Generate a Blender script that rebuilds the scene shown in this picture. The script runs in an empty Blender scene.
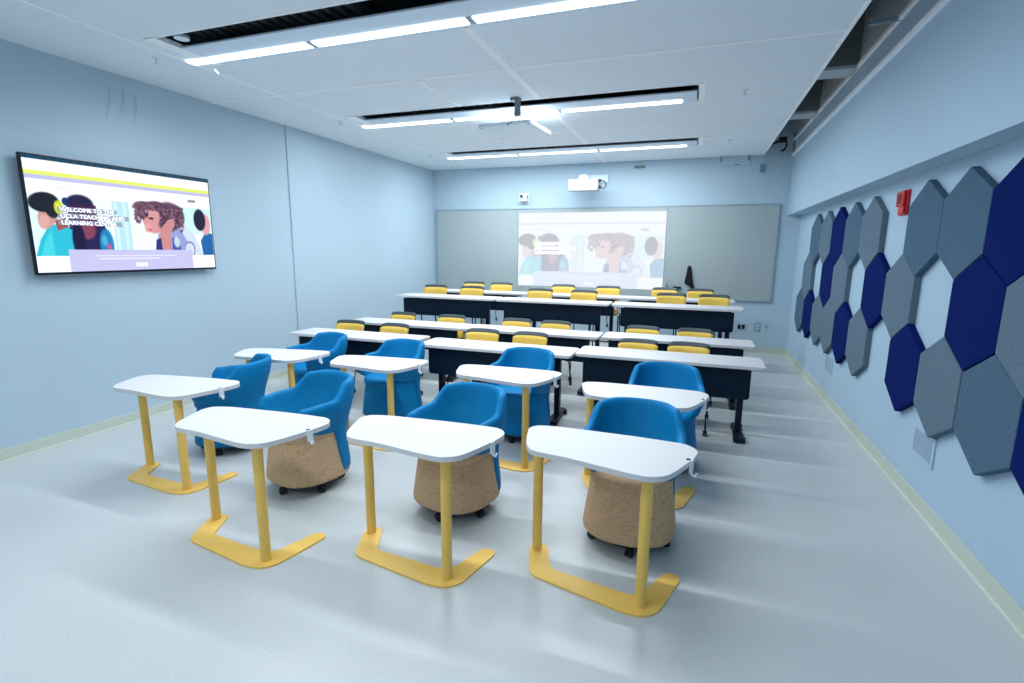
import bpy, bmesh, math, random
from math import radians as R, sin, cos, pi
from mathutils import Vector, Matrix
import numpy as np

C = bpy.context.scene
COL = C.collection

# ------------------------------------------------------------------ camera, world, light, exposure
def lin(c):
    return tuple((v / 12.92 if v <= .04045 else ((v + .055) / 1.055) ** 2.4) for v in (x / 255 for x in c))

CAM_H = 1.78
yaw, pitch, roll = R(19.62), R(10.227), R(.548)
fwd = Vector((-sin(yaw) * cos(pitch), cos(yaw) * cos(pitch), -sin(pitch)))
rt = Vector((cos(yaw), sin(yaw), 0))
up = rt.cross(fwd)
r2 = rt * cos(roll) + up * sin(roll)
u2 = -rt * sin(roll) + up * cos(roll)
cam_data = bpy.data.cameras.new('camera')
cam_data.sensor_width = 36
cam_data.lens = 509.78 / 1024 * 36
cam = bpy.data.objects.new('camera', cam_data)
COL.objects.link(cam)
m = Matrix((r2, u2, -fwd)).transposed().to_4x4()
m.translation = Vector((0, 0, CAM_H))
cam.matrix_world = m
C.camera = cam

w = bpy.data.worlds.new('world')
C.world = w
w.use_nodes = True
w.node_tree.nodes['Background'].inputs[0].default_value = (.45, .68, 1, 1)
w.node_tree.nodes['Background'].inputs[1].default_value = .35

C.view_settings.view_transform = 'Standard'
C.view_settings.look = 'None'
C.view_settings.gamma = 1
C.view_settings.use_curve_mapping = False
C.view_settings.exposure = 0.24

LAMP_W = 21.0
LAMP_COL = (.895, .95, .99)
LAMP_ROWS = [(y0, [(-4.35, -3.05), (-2.99, -1.66), (-1.60, -.27)]) for y0 in (3.64, 6.18, 8.70, 1.15, -1.35)]
for yl, segs in LAMP_ROWS:
    for a, b in segs:
        ld = bpy.data.lights.new('lamp_light', 'AREA')
        ld.shape = 'RECTANGLE'
        ld.size = b - a
        ld.size_y = .11
        ld.energy = LAMP_W * (1.45 if yl > 8 else 1.32 if yl > 5 else 1.05 if yl > 2 else .52)
        ld.spread = R(180 if yl > 5 else 160)
        ld.color = LAMP_COL
        lo = bpy.data.objects.new('lamp_light', ld)
        lo.location = ((a + b) / 2, yl, 3.368)
        COL.objects.link(lo)

# ------------------------------------------------------------------ materials
def mat(name, rgb, rough=.5, metal=0, noise=0, scale=8, bump=0, bscale=60, spec=.5, emit=None, es=1, coat=0, dark=None):
    mt = bpy.data.materials.new(name)
    mt.use_nodes = True
    nt = mt.node_tree
    b = nt.nodes['Principled BSDF']
    col = lin(rgb) + (1,)
    b.inputs['Base Color'].default_value = col
    b.inputs['Roughness'].default_value = rough
    b.inputs['Metallic'].default_value = metal
    b.inputs['Specular IOR Level'].default_value = spec
    if coat:
        b.inputs['Coat Weight'].default_value = coat
        b.inputs['Coat Roughness'].default_value = .15
    tc = nt.nodes.new('ShaderNodeTexCoord')
    if noise:
        n = nt.nodes.new('ShaderNodeTexNoise')
        n.inputs['Scale'].default_value = scale
        n.inputs['Detail'].default_value = 5
        nt.links.new(tc.outputs['Object'], n.inputs['Vector'])
        rp = nt.nodes.new('ShaderNodeMapRange')
        rp.inputs[1].default_value = .3
        rp.inputs[2].default_value = .7
        nt.links.new(n.outputs['Fac'], rp.inputs[0])
        mx = nt.nodes.new('ShaderNodeMix')
        mx.data_type = 'RGBA'
        d = lin(dark) + (1,) if dark else tuple(v * (1 - noise) for v in col[:3]) + (1,)
        mx.inputs[6].default_value = d
        mx.inputs[7].default_value = col
        nt.links.new(rp.outputs[0], mx.inputs[0])
        nt.links.new(mx.outputs[2], b.inputs['Base Color'])
    if bump:
        n2 = nt.nodes.new('ShaderNodeTexNoise')
        n2.inputs['Scale'].default_value = bscale
        n2.inputs['Detail'].default_value = 3
        nt.links.new(tc.outputs['Object'], n2.inputs['Vector'])
        bp = nt.nodes.new('ShaderNodeBump')
        bp.inputs['Strength'].default_value = bump
        bp.inputs['Distance'].default_value = .01
        nt.links.new(n2.outputs['Fac'], bp.inputs['Height'])
        nt.links.new(bp.outputs['Normal'], b.inputs['Normal'])
    if emit:
        b.inputs['Emission Color'].default_value = lin(emit) + (1,)
        b.inputs['Emission Strength'].default_value = es
    return mt

M = {}
M['wall'] = mat('wall_paint', (182, 204, 218), .75, noise=.03, scale=1.2, bump=.05, bscale=120, spec=.25)
M['wall_r'] = mat('wall_paint_right', (176, 203, 222), .6, noise=.03, scale=1.2, bump=.05, bscale=120, spec=.3)
M['ceil'] = mat('ceiling_panel', (232, 241, 247), .8, noise=.02, scale=2, bump=.06, bscale=300, spec=.2)
M['ceil_joint'] = mat('ceiling_joint', (250, 253, 254), .6, spec=.3)
M['plenum'] = mat('plenum_dark', (58, 66, 74), .9, noise=.3, scale=3)
M['plenum_light'] = mat('plenum_wall', (196, 206, 212), .85, noise=.08, scale=2)
M['duct'] = mat('duct_grey', (120, 128, 126), .6, noise=.15, scale=4)
M['base'] = mat('baseboard_vinyl', (198, 206, 194), .45, spec=.4)
M['base_lip'] = mat('baseboard_lip', (214, 224, 214), .35, spec=.5)
M['board'] = mat('whiteboard_surface', (168, 181, 183), .35, noise=.02, scale=1, spec=.4)
M['alu'] = mat('aluminium', (150, 172, 184), .4, metal=.3)
M['white_top'] = mat('white_laminate', (216, 216, 219), .45, noise=.015, scale=20, spec=.3)
M['white_edge'] = mat('white_edge_band', (214, 230, 244), .5)
M['white_pl'] = mat('white_plastic', (226, 238, 246), .45)
M['yellow_m'] = mat('yellow_powder_coat', (244, 200, 100), .45, noise=.03, scale=30, bump=.03, bscale=400)
M['yellow_f'] = mat('yellow_fabric', (244, 204, 92), .8, noise=.12, scale=60, bump=.15, bscale=500)
M['grey_shell'] = mat('grey_shell_plastic', (62, 76, 82), .55, noise=.05, scale=20)
M['navy'] = mat('navy_panel', (0, 26, 46), .55, noise=.1, scale=30, spec=.2)
M['navy_m'] = mat('navy_metal', (4, 20, 42), .4, spec=.3)
M['black'] = mat('black_plastic', (12, 16, 24), .45)
M['blk_m'] = mat('black_metal', (14, 16, 20), .35)
M['lamp'] = mat('lamp_diffuser', (255, 255, 255), .5, emit=(236, 248, 255), es=3.5)
M['red'] = mat('red_plastic', (205, 18, 34), .4)
M['red_d'] = mat('dark_red_plastic', (120, 6, 16), .4)
M['lens'] = mat('dark_lens', (4, 6, 10), .1)
M['cloth'] = mat('black_cloth', (8, 8, 16), .9, bump=.3, bscale=80)
M['bezel'] = mat('tv_bezel', (6, 14, 34), .25)
M['proj_shell'] = mat('projector_shell', (176, 190, 200), .5)
M['vent'] = mat('vent_grille', (176, 196, 216), .5)
M['outlet_d'] = mat('outlet_dark', (16, 26, 36), .4)

def fabric(name, rgb, rgb2, sc=220, rough=.85, sheen=.2):
    mt = mat(name, rgb, rough, spec=.25)
    nt = mt.node_tree
    b = nt.nodes['Principled BSDF']
    tc = nt.nodes['Texture Coordinate']
    ns = []
    for v in ((1, 1, 8), (8, 8, 1)):
        mp = nt.nodes.new('ShaderNodeMapping')
        mp.inputs['Scale'].default_value = v
        nt.links.new(tc.outputs['Object'], mp.inputs[0])
        n = nt.nodes.new('ShaderNodeTexNoise')
        n.inputs['Scale'].default_value = sc / 8
        n.inputs['Detail'].default_value = 3
        nt.links.new(mp.outputs[0], n.inputs['Vector'])
        ns.append(n)
    ad = nt.nodes.new('ShaderNodeMath')
    ad.operation = 'ADD'
    nt.links.new(ns[0].outputs['Fac'], ad.inputs[0])
    nt.links.new(ns[1].outputs['Fac'], ad.inputs[1])
    rp = nt.nodes.new('ShaderNodeMapRange')
    rp.inputs[1].default_value = .75
    rp.inputs[2].default_value = 1.25
    nt.links.new(ad.outputs[0], rp.inputs[0])
    mx = nt.nodes.new('ShaderNodeMix')
    mx.data_type = 'RGBA'
    mx.inputs[6].default_value = lin(rgb2) + (1,)
    mx.inputs[7].default_value = lin(rgb) + (1,)
    nt.links.new(rp.outputs[0], mx.inputs[0])
    nt.links.new(mx.outputs[2], b.inputs['Base Color'])
    bp = nt.nodes.new('ShaderNodeBump')
    bp.inputs['Strength'].default_value = .2
    bp.inputs['Distance'].default_value = .003
    nt.links.new(ad.outputs[0], bp.inputs['Height'])
    nt.links.new(bp.outputs['Normal'], b.inputs['Normal'])
    return mt

M['blue'] = mat('blue_upholstery', (0, 122, 180), .6, noise=.05, scale=25, bump=.05, bscale=700, spec=.18)
M['tan'] = fabric('tan_woven_fabric', (222, 188, 150), (184, 152, 120))
M['felt_g'] = mat('grey_felt', (106, 127, 144), .95, noise=.2, scale=55, bump=.12, bscale=350, spec=.1)
M['felt_d'] = mat('slate_felt', (86, 113, 136), .95, noise=.2, scale=55, bump=.12, bscale=350, spec=.1)
M['felt_n'] = mat('navy_felt', (0, 28, 98), .95, noise=.15, scale=55, bump=.12, bscale=350, spec=.1)

def floor_mat():
    mt = mat('speckled_vinyl_floor', (196, 206, 208), .3, spec=.45)
    nt = mt.node_tree
    b = nt.nodes['Principled BSDF']
    tc = nt.nodes['Texture Coordinate']
    v = nt.nodes.new('ShaderNodeTexNoise')
    v.inputs['Scale'].default_value = 110
    v.inputs['Detail'].default_value = 2
    nt.links.new(tc.outputs['Object'], v.inputs['Vector'])
    r = nt.nodes.new('ShaderNodeValToRGB')
    e = r.color_ramp.elements
    e[0].position = .30
    e[0].color = lin((180, 188, 191)) + (1,)
    e[1].position = .42
    e[1].color = lin((197, 203, 205)) + (1,)
    k = e.new(.68)
    k.color = lin((200, 206, 208)) + (1,)
    k = e.new(.76)
    k.color = lin((216, 223, 225)) + (1,)
    nt.links.new(v.outputs['Fac'], r.inputs[0])
    n = nt.nodes.new('ShaderNodeTexNoise')
    n.inputs['Scale'].default_value = .6
    n.inputs['Detail'].default_value = 4
    nt.links.new(tc.outputs['Object'], n.inputs['Vector'])
    mr = nt.nodes.new('ShaderNodeMapRange')
    mr.inputs[1].default_value = .3
    mr.inputs[2].default_value = .7
    mr.inputs[3].default_value = .94
    mr.inputs[4].default_value = 1.0
    nt.links.new(n.outputs['Fac'], mr.inputs[0])
    mu = nt.nodes.new('ShaderNodeMix')
    mu.data_type = 'RGBA'
    mu.blend_type = 'MULTIPLY'
    mu.inputs[0].default_value = 1
    nt.links.new(r.outputs[0], mu.inputs[6])
    nt.links.new(mr.outputs[0], mu.inputs[7])
    nt.links.new(mu.outputs[2], b.inputs['Base Color'])
    mr2 = nt.nodes.new('ShaderNodeMapRange')
    mr2.inputs[3].default_value = .29
    mr2.inputs[4].default_value = .31
    nt.links.new(n.outputs['Fac'], mr2.inputs[0])
    nt.links.new(mr2.outputs[0], b.inputs['Roughness'])
    return mt
M['floor'] = floor_mat()

# ------------------------------------------------------------------ helpers
def link(name, bm, material, parent=None, smooth=False, loc=None, rot=None):
    me = bpy.data.meshes.new(name)
    bmesh.ops.recalc_face_normals(bm, faces=bm.faces)
    bm.to_mesh(me)
    bm.free()
    mats = material if isinstance(material, (list, tuple)) else [material]
    for x in mats:
        me.materials.append(x)
    if smooth:
        for p in me.polygons:
            p.use_smooth = True
    o = bpy.data.objects.new(name, me)
    COL.objects.link(o)
    if parent:
        o.parent = parent
    if loc:
        o.location = loc
    if rot:
        o.rotation_euler = rot
    return o

def box(bm, x0, x1, y0, y1, z0, z1, bev=0, mi=0):
    r = bmesh.ops.create_cube(bm, size=1)
    vs = r['verts']
    for v in vs:
        v.co = Vector((x0 + (v.co.x + .5) * (x1 - x0), y0 + (v.co.y + .5) * (y1 - y0), z0 + (v.co.z + .5) * (z1 - z0)))
    fs = set(f for v in vs for f in v.link_faces)
    for f in fs:
        f.material_index = mi
    if bev:
        es = list(set(e for v in vs for e in v.link_edges))
        bmesh.ops.bevel(bm, geom=es, offset=bev, segments=2, affect='EDGES', profile=.5)
    return bm

def B(*a, **k):
    return box(bmesh.new(), *a, **k)

def prism(pts, z0, z1, bev=0, seg=2, bm=None):
    bm = bm or bmesh.new()
    lo = [bm.verts.new((x, y, z0)) for x, y in pts]
    hi = [bm.verts.new((x, y, z1)) for x, y in pts]
    fb = bm.faces.new(lo[::-1])
    ft = bm.faces.new(hi)
    n = len(pts)
    for i in range(n):
        bm.faces.new((lo[i], lo[(i + 1) % n], hi[(i + 1) % n], hi[i]))
    if bev:
        es = list(ft.edges) + list(fb.edges)
        bmesh.ops.bevel(bm, geom=es, offset=bev, segments=seg, affect='EDGES', profile=.5)
    return bm

def rounded(poly, rad, n=5):
    """polygon with rounded corners; rad a number or one per vertex"""
    out = []
    N = len(poly)
    for i in range(N):
        r = rad[i] if isinstance(rad, (list, tuple)) else rad
        p = Vector(poly[i])
        a = Vector(poly[i - 1]) - p
        b = Vector(poly[(i + 1) % N]) - p
        if r <= 0:
            out.append(tuple(p))
            continue
        t = min(r, a.length * .48, b.length * .48)
        A = p + a.normalized() * t
        Bq = p + b.normalized() * t
        for k in range(n + 1):
            s = k / n
            q = A * (1 - s) ** 2 + p * 2 * s * (1 - s) + Bq * s * s
            out.append((q.x, q.y))
    return out

def cr(P, n=4):
    out = []
    N = len(P)
    for i in range(N):
        a, b, c, d = (Vector(P[i - 1]), Vector(P[i]), Vector(P[(i + 1) % N]), Vector(P[(i + 2) % N]))
        for k in range(n):
            t = k / n
            q = .5 * ((2 * b) + (c - a) * t + (2 * a - 5 * b + 4 * c - d) * t * t + (3 * b - a - 3 * c + d) * t ** 3)
            out.append((q.x, q.y))
    return out

def cyl(bm, p, q, r, r2=None, n=16, cap=True):
    p, q = Vector(p), Vector(q)
    r2 = r if r2 is None else r2
    d = (q - p)
    z = d.normalized()
    x = z.orthogonal().normalized()
    y = z.cross(x)
    a = [bm.verts.new(p + (x * cos(t) + y * sin(t)) * r) for t in (2 * pi * i / n for i in range(n))]
    b = [bm.verts.new(q + (x * cos(t) + y * sin(t)) * r2) for t in (2 * pi * i / n for i in range(n))]
    for i in range(n):
        bm.faces.new((a[i], a[(i + 1) % n], b[(i + 1) % n], b[i]))
    if cap:
        bm.faces.new(a[::-1])
        bm.faces.new(b)
    return bm

def tube(bm, pts, r, n=8):
    pts = [Vector(p) for p in pts]
    rings = []
    for i, p in enumerate(pts):
        d = (pts[min(i + 1, len(pts) - 1)] - pts[max(i - 1, 0)]).normalized()
        ref = Vector((0, 0, 1)) if abs(d.z) < .95 else Vector((0, 1, 0))
        x = d.cross(ref).normalized()
        y = d.cross(x)
        rings.append([bm.verts.new(p + (x * cos(2 * pi * k / n) + y * sin(2 * pi * k / n)) * r) for k in range(n)])
    for a, b in zip(rings, rings[1:]):
        for k in range(n):
            bm.faces.new((a[k], a[(k + 1) % n], b[(k + 1) % n], b[k]))
    bm.faces.new(rings[0][::-1])
    bm.faces.new(rings[-1])
    return bm

def smooth_path(P, n=6):
    out = []
    for i in range(len(P) - 1):
        a = Vector(P[max(i - 1, 0)])
        b = Vector(P[i])
        c = Vector(P[i + 1])
        d = Vector(P[min(i + 2, len(P) - 1)])
        for k in range(n):
            t = k / n
            out.append(.5 * ((2 * b) + (c - a) * t + (2 * a - 5 * b + 4 * c - d) * t * t + (3 * b - a - 3 * c + d) * t ** 3))
    out.append(Vector(P[-1]))
    return out

def empty(name, loc, rz=0, label=None, cat=None, group=None):
    o = bpy.data.objects.new(name, None)
    o.empty_display_size = .1
    o.location = loc
    o.rotation_euler = (0, 0, rz)
    COL.objects.link(o)
    tag(o, label, cat, group)
    return o

def tag(o, label=None, cat=None, group=None, kind=None):
    if label: o['label'] = label
    if cat: o['category'] = cat
    if group: o['group'] = group
    if kind: o['kind'] = kind
    return o

def copy_tree(o, parent=None):
    c = o.copy()
    COL.objects.link(c)
    if parent:
        c.parent = parent
    for ch in [x for x in COL.objects if x.parent == o]:
        copy_tree(ch, c)
    return c

def struct(name, bm, m, **k):
    return tag(link(name, bm, m, **k), kind='structure')

def auto_smooth(o, ang=40):
    for p in o.data.polygons:
        p.use_smooth = True
    try:
        o.data.set_sharp_from_angle(angle=R(ang))
    except Exception:
        pass
    return o

# ------------------------------------------------------------------ room
XL, XR, YB, YF, ZC = -5.33, 1.59, 9.92, -3.2, 3.39
XU = 1.39            # face of the protruding upper wall on the right
ZD = 4.35            # underside of the structural deck
struct('floor', B(XL - .1, XR + .2, YF - .1, YB + .1, -.1, 0), M['floor'])
struct('wall_left', B(XL - .1, XL, YF, YB, 0, ZD), M['wall'])
struct('wall_back', B(XL - .1, XR + .2, YB, YB + .1, 0, ZD), M['wall'])
struct('wall_front', B(XL - .1, XR + .2, YF - .1, YF, 0, ZD), M['wall'])
struct('wall_right', B(XR, XR + .2, YF, YB, 0, 2.39), M['wall_r'])
struct('wall_right', B(XU, XR + .2, YF, YB, 2.39, 3.61), M['wall_r'])
struct('wall_right', B(XU - .01, XR + .2, YF, YB, 3.61, ZD), M['plenum_light'])
struct('ceiling', B(XL - .1, XR + .2, YF - .1, YB + .1, ZD, ZD + .1), M['plenum'])
# pilaster on the left wall
struct('trim_1', B(XL, XL + .016, 5.78, 6.50, .0, ZC, bev=.008), M['wall'])
# trims of the right upper wall
bm = bmesh.new()
box(bm, XU - .035, XU, YF, YB, 3.345, 3.385, bev=.004)
struct('trim_2', bm, M['ceil_joint'])
struct('trim_3', B(XU - .03, XU, YF, YB, 3.585, 3.625, bev=.004), M['ceil_joint'])
# suspended ceiling with slots
SL = [(y, y + .60) for y in (3.16, 5.66, 8.17, .64, -1.86)]
SX0, SX1 = -4.22, -.07
XE = .935
struct('ceiling', B(XL, SX0, YF, YB, ZC, ZC + .03), M['ceil'])
struct('ceiling', B(SX1, XE, YF, YB, ZC, ZC + .03), M['ceil'])
ys = [YF]
for a, b in sorted(SL):
    ys += [a, b]
ys.append(YB)
for i in range(0, len(ys), 2):
    struct('ceiling', B(SX0, SX1, ys[i], ys[i + 1], ZC, ZC + .03), M['ceil'])
struct('trim_4', B(XE - .012, XE + .012, YF, YB, ZC - .012, ZC + .10, bev=.003), M['ceil_joint'])
# joint strips of the ceiling
def joint(n, *b):
    struct('trim_%d' % n, B(*b), M['ceil_joint'])
n = 5
J = ZC - .004
def yspans(x):
    if SX0 < x < SX1:
        s = [YF]
        for a, b in sorted(SL):
            s += [a, b]
        s.append(YB)
        return [(s[i], s[i + 1]) for i in range(0, len(s), 2)]
    return [(YF, YB)]
for x, wd in ((-4.37, .018), (-1.72, .035)):
    for a, b in yspans(x):
        joint(n, x - wd, x + wd, a, b, J, ZC); n += 1
joint(n, -2.69, -2.655, 4.68, 5.66, J, ZC); n += 1
for y in (4.68, 7.30):
    for a, b in ((-5.33, -4.39), (-4.35, -1.76), (-1.68, XE - .012)):
        joint(n, a, b, y - .018, y + .018, J, ZC); n += 1
for a, b in SL[:3]:
    joint(n, SX1, XE - .012, a - .03, a, J, ZC); n += 1
    joint(n, SX1, XE - .012, b - .1, b - .07, J, ZC); n += 1
# edge frames of the slots and upstands
for a, b in SL:
    bm = bmesh.new()
    box(bm, SX0 - .02, SX0 + .10, a - .02, b, ZC - .006, ZC + .03)
    box(bm, SX1 - .03, SX1 + .03, a - .02, b, ZC - .006, ZC + .05)
    box(bm, SX0, SX1, a - .02, a, ZC - .003, ZC + .03)
    struct('trim_%d' % n, bm, M['ceil_joint']); n += 1
# baseboards
def baseb(name, b, lip):
    o = struct(name, B(*b, bev=.003), M['base'])
    l = link('baseboard_lip', B(*lip, bev=.002), M['base_lip'], o)
baseb('baseboard_left', (XL, XL + .014, YF, YB, 0, .105), (XL + .014, XL + .028, YF, YB, 0, .014))
baseb('baseboard_right', (XR - .014, XR, YF, YB, 0, .105), (XR - .028, XR - .014, YF, YB, 0, .014))
baseb('baseboard_back', (XL + .014, XR - .014, YB - .014, YB, 0, .105), (XL + .028, XR - .028, YB - .028, YB - .014, 0, .014))

# things in the right-hand open plenum
for y0, lb in ((6.28, 'grey cross beam above the open ceiling edge, the nearer of the two'), (8.06, 'grey cross beam above the open ceiling edge, nearer the back wall')):
    t = empty('cross_beam', (0, 0, 0), 0, lb, 'beam', 'cross beams above the ceiling edge')
    link('beam_web', B(-.2, XU - .012, y0, y0 + .2, 3.62, ZD - .001), M['duct'], t)
    link('beam_flange', B(-.2, XU - .012, y0 + .01, y0 + .30, 3.585, 3.62, bev=.004), M['plenum_light'], t)
bm = bmesh.new()
cyl(bm, (1.16, 5.17, 3.58), (XU + .1, 5.17, 3.60), .014)
box(bm, 1.16, 1.44, 5.15, 5.19, 3.592, 3.612)
tag(link('conduit', bm, M['alu']), 'short metal rod crossing the open slot above the right wall', 'rod')
bm = bmesh.new()
cyl(bm, (1.385, 9.86, 3.40), (1.385, 9.86, 3.70), .022)
box(bm, 1.355, 1.42, 9.84, 9.92, 3.66, 3.70)
tag(link('pipe', bm, M['duct']), 'grey vertical pipe stub in the back right corner near the ceiling', 'pipe')
bm = bmesh.new()
tube(bm, smooth_path([(XE + .02, 9.3, 3.44), (1.05, 9.3, 3.47), (1.14, 9.3, 3.50), (1.19, 9.28, 3.44), (1.17, 9.28, 3.36), (1.12, 9.28, 3.33)]), .016)
box(bm, 1.08, 1.19, 9.24, 9.34, 3.46, 3.54, bev=.01)
tag(link('cable', bm, M['black']), 'black hooked cable hanging from the ceiling edge by the back wall', 'cable')

# ------------------------------------------------------------------ linear lights in the slots
names = ['nearest the camera', 'in the middle of the ceiling', 'closest to the back wall', 'over the camera', 'behind the camera']
for (yl, segs), (a, b), nm in zip(LAMP_ROWS, SL, names):
    t = empty('linear_light', ((SX0 + SX1) / 2, yl, ZC), 0, 'long white linear ceiling light with three tubes, ' + nm, 'ceiling light', 'linear lights in the ceiling slots')
    cx, cy = (SX0 + SX1) / 2, yl
    bm = bmesh.new()
    box(bm, SX0 + .04 - cx, SX1 - .045 - cx, a + .215 - cy, b - .005 - cy, -.004, .012, bev=.003)
    link('light_housing', bm, M['white_edge'], t)
    for x0, x1 in segs:
        link('lamp_diffuser', B(x0 - cx, x1 - cx, -.047, .047, -.014, -.004), M['lamp'], t)
    for x0, x1 in segs[:2]:
        link('lamp_joint', B(x1 + .008 - cx, x1 + .052 - cx, -.05, .05, -.012, -.004), M['alu'], t)
# plenum contents seen through the slots
for k, (a, b) in enumerate(SL[:3]):
    t = empty('roof_duct', (0, 0, 0), 0, ['ribbed dark duct in the ceiling slot nearest the camera', 'ribbed dark duct in the middle ceiling slot', 'ribbed dark duct in the rearmost ceiling slot'][k], 'duct', 'ribbed ducts above the slots')
    bm = bmesh.new()
    for i in range(16):
        x = -4.05 + i * .1
        box(bm, x, x + .05, a - .05, b + .4, 3.52, 3.60)
    link('duct_ribs', bm, M['duct'], t)
    link('duct_pan', B(-4.15, -.3, a - .2, b + .5, 3.60, 3.64), M['plenum'], t)
for k, (x, y, lb) in enumerate(((-3.97, 3.26, 'round white sprinkler disc in the ceiling slot nearest the camera'),)):
    bm = bmesh.new()
    cyl(bm, (x, y, 3.40), (x, y, 3.42), .055, n=24)
    cyl(bm, (x, y, 3.42), (x, y, ZD), .012, n=8)
    tag(auto_smooth(link('sprinkler_disc', bm, M['white_pl'])), lb, 'sprinkler')
bm = bmesh.new()
cyl(bm, (-4.22, 3.765, ZC - .03), (-4.17, 3.765, ZC - .075), .008)
tag(link('lamp_clip', bm, M['white_pl']), 'small white clip under the left end of the nearest light', 'clip')
for (x, y), lb in zip(((-4.55, 3.47), (-4.49, 5.86), (.34, 5.99), (.335, 8.45), (-4.5, 8.3)),
                      ('left of the nearest ceiling light', 'left of the middle ceiling light', 'right of the middle ceiling light', 'right of the rear ceiling light', 'left of the rear ceiling light')):
    t = empty('sprinkler', (x, y, ZC), 0, 'small sprinkler head under the ceiling, ' + lb, 'sprinkler', 'sprinkler heads')
    bm = bmesh.new()
    cyl(bm, (0, 0, -.008), (0, 0, 0), .03, n=16)
    link('cover_ring', bm, M['white_pl'], t)
    bm = bmesh.new()
    cyl(bm, (0, 0, -.045), (0, 0, -.008), .009, n=10)
    cyl(bm, (0, 0, -.05), (0, 0, -.045), .016, n=10)
    link('sprinkler_head', bm, M['white_edge'], t)

# microphone panel
t = empty('microphone_panel', (-2.165, 6.12, 3.2), R(-5), 'flat white square microphone panel hanging under the middle light', 'microphone')
o = link('panel_body', prism(rounded([(-.34, -.34), (.34, -.34), (.34, .34), (-.34, .34)], .04), -.022, .015, bev=.006), M['white_pl'], t)
for sx in (-1, 1):
    for sy in (-1, 1):
        link('corner_cap', cyl(bmesh.new(), (sx * .3, sy * .3, -.026), (sx * .3, sy * .3, -.02), .014, n=12), M['alu'], t)
bm = bmesh.new()
for sx in (-1, 1):
    for sy in (-1, 1):
        tube(bm, [(sx * .25, sy * .25, .015), (.02 * sx, .02 * sy, .13)], .003, 5)
tube(bm, [(0, 0, .12), (0, 0, .19)], .008)
link('hanging_wire', bm, M['alu'], t)
t = empty('ceiling_bracket', (-1.96, 5.50, 3.39), 0, 'dark grey bracket with wires hanging from the middle ceiling slot', 'bracket')
bm = bmesh.new()
box(bm, -.05, .05, .0, .10, -.03, .04, bev=.006)
cyl(bm, (.02, .05, -.03), (.02, .05, -.18), .030, .042, n=14)
link('bracket_body', bm, M['duct'], t)
bm = bmesh.new()
tube(bm, smooth_path([(.02, .05, -.17), (-.03, .06, -.22), (-.12, .12, -.25), (-.14, .2, -.19)]), .004, 5)
tube(bm, smooth_path([(.03, .05, -.17), (.02, .08, -.24), (-.02, .2, -.2)]), .004, 5)
link('wire', bm, M['blk_m'], t)

# ------------------------------------------------------------------ left wall: television
def ell(u, v, cu, cv, ru, rv, soft=.15, ang=0):
    du, dv = (u - cu), (v - cv) * .5625
    rv = rv * .5625
    c, s = cos(ang), sin(ang)
    a = (du * c + dv * s) / ru
    b = (-du * s + dv * c) / rv
    d = np.sqrt(a * a + b * b)
    return np.clip((1 - d) / soft + .5, 0, 1)

def poly(u, v, P):
    ins = np.zeros(u.shape, bool)
    for i in range(len(P)):
        x0, y0 = P[i - 1]
        x1, y1 = P[i]
        c = ((y0 > v) != (y1 > v))
        with np.errstate(divide='ignore', invalid='ignore'):
            xx = (x1 - x0) * (v - y0) / ((y1 - y0) if y1 != y0 else 1e-9) + x0
        ins ^= c & (u < xx)
    return ins.astype(float)

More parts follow.
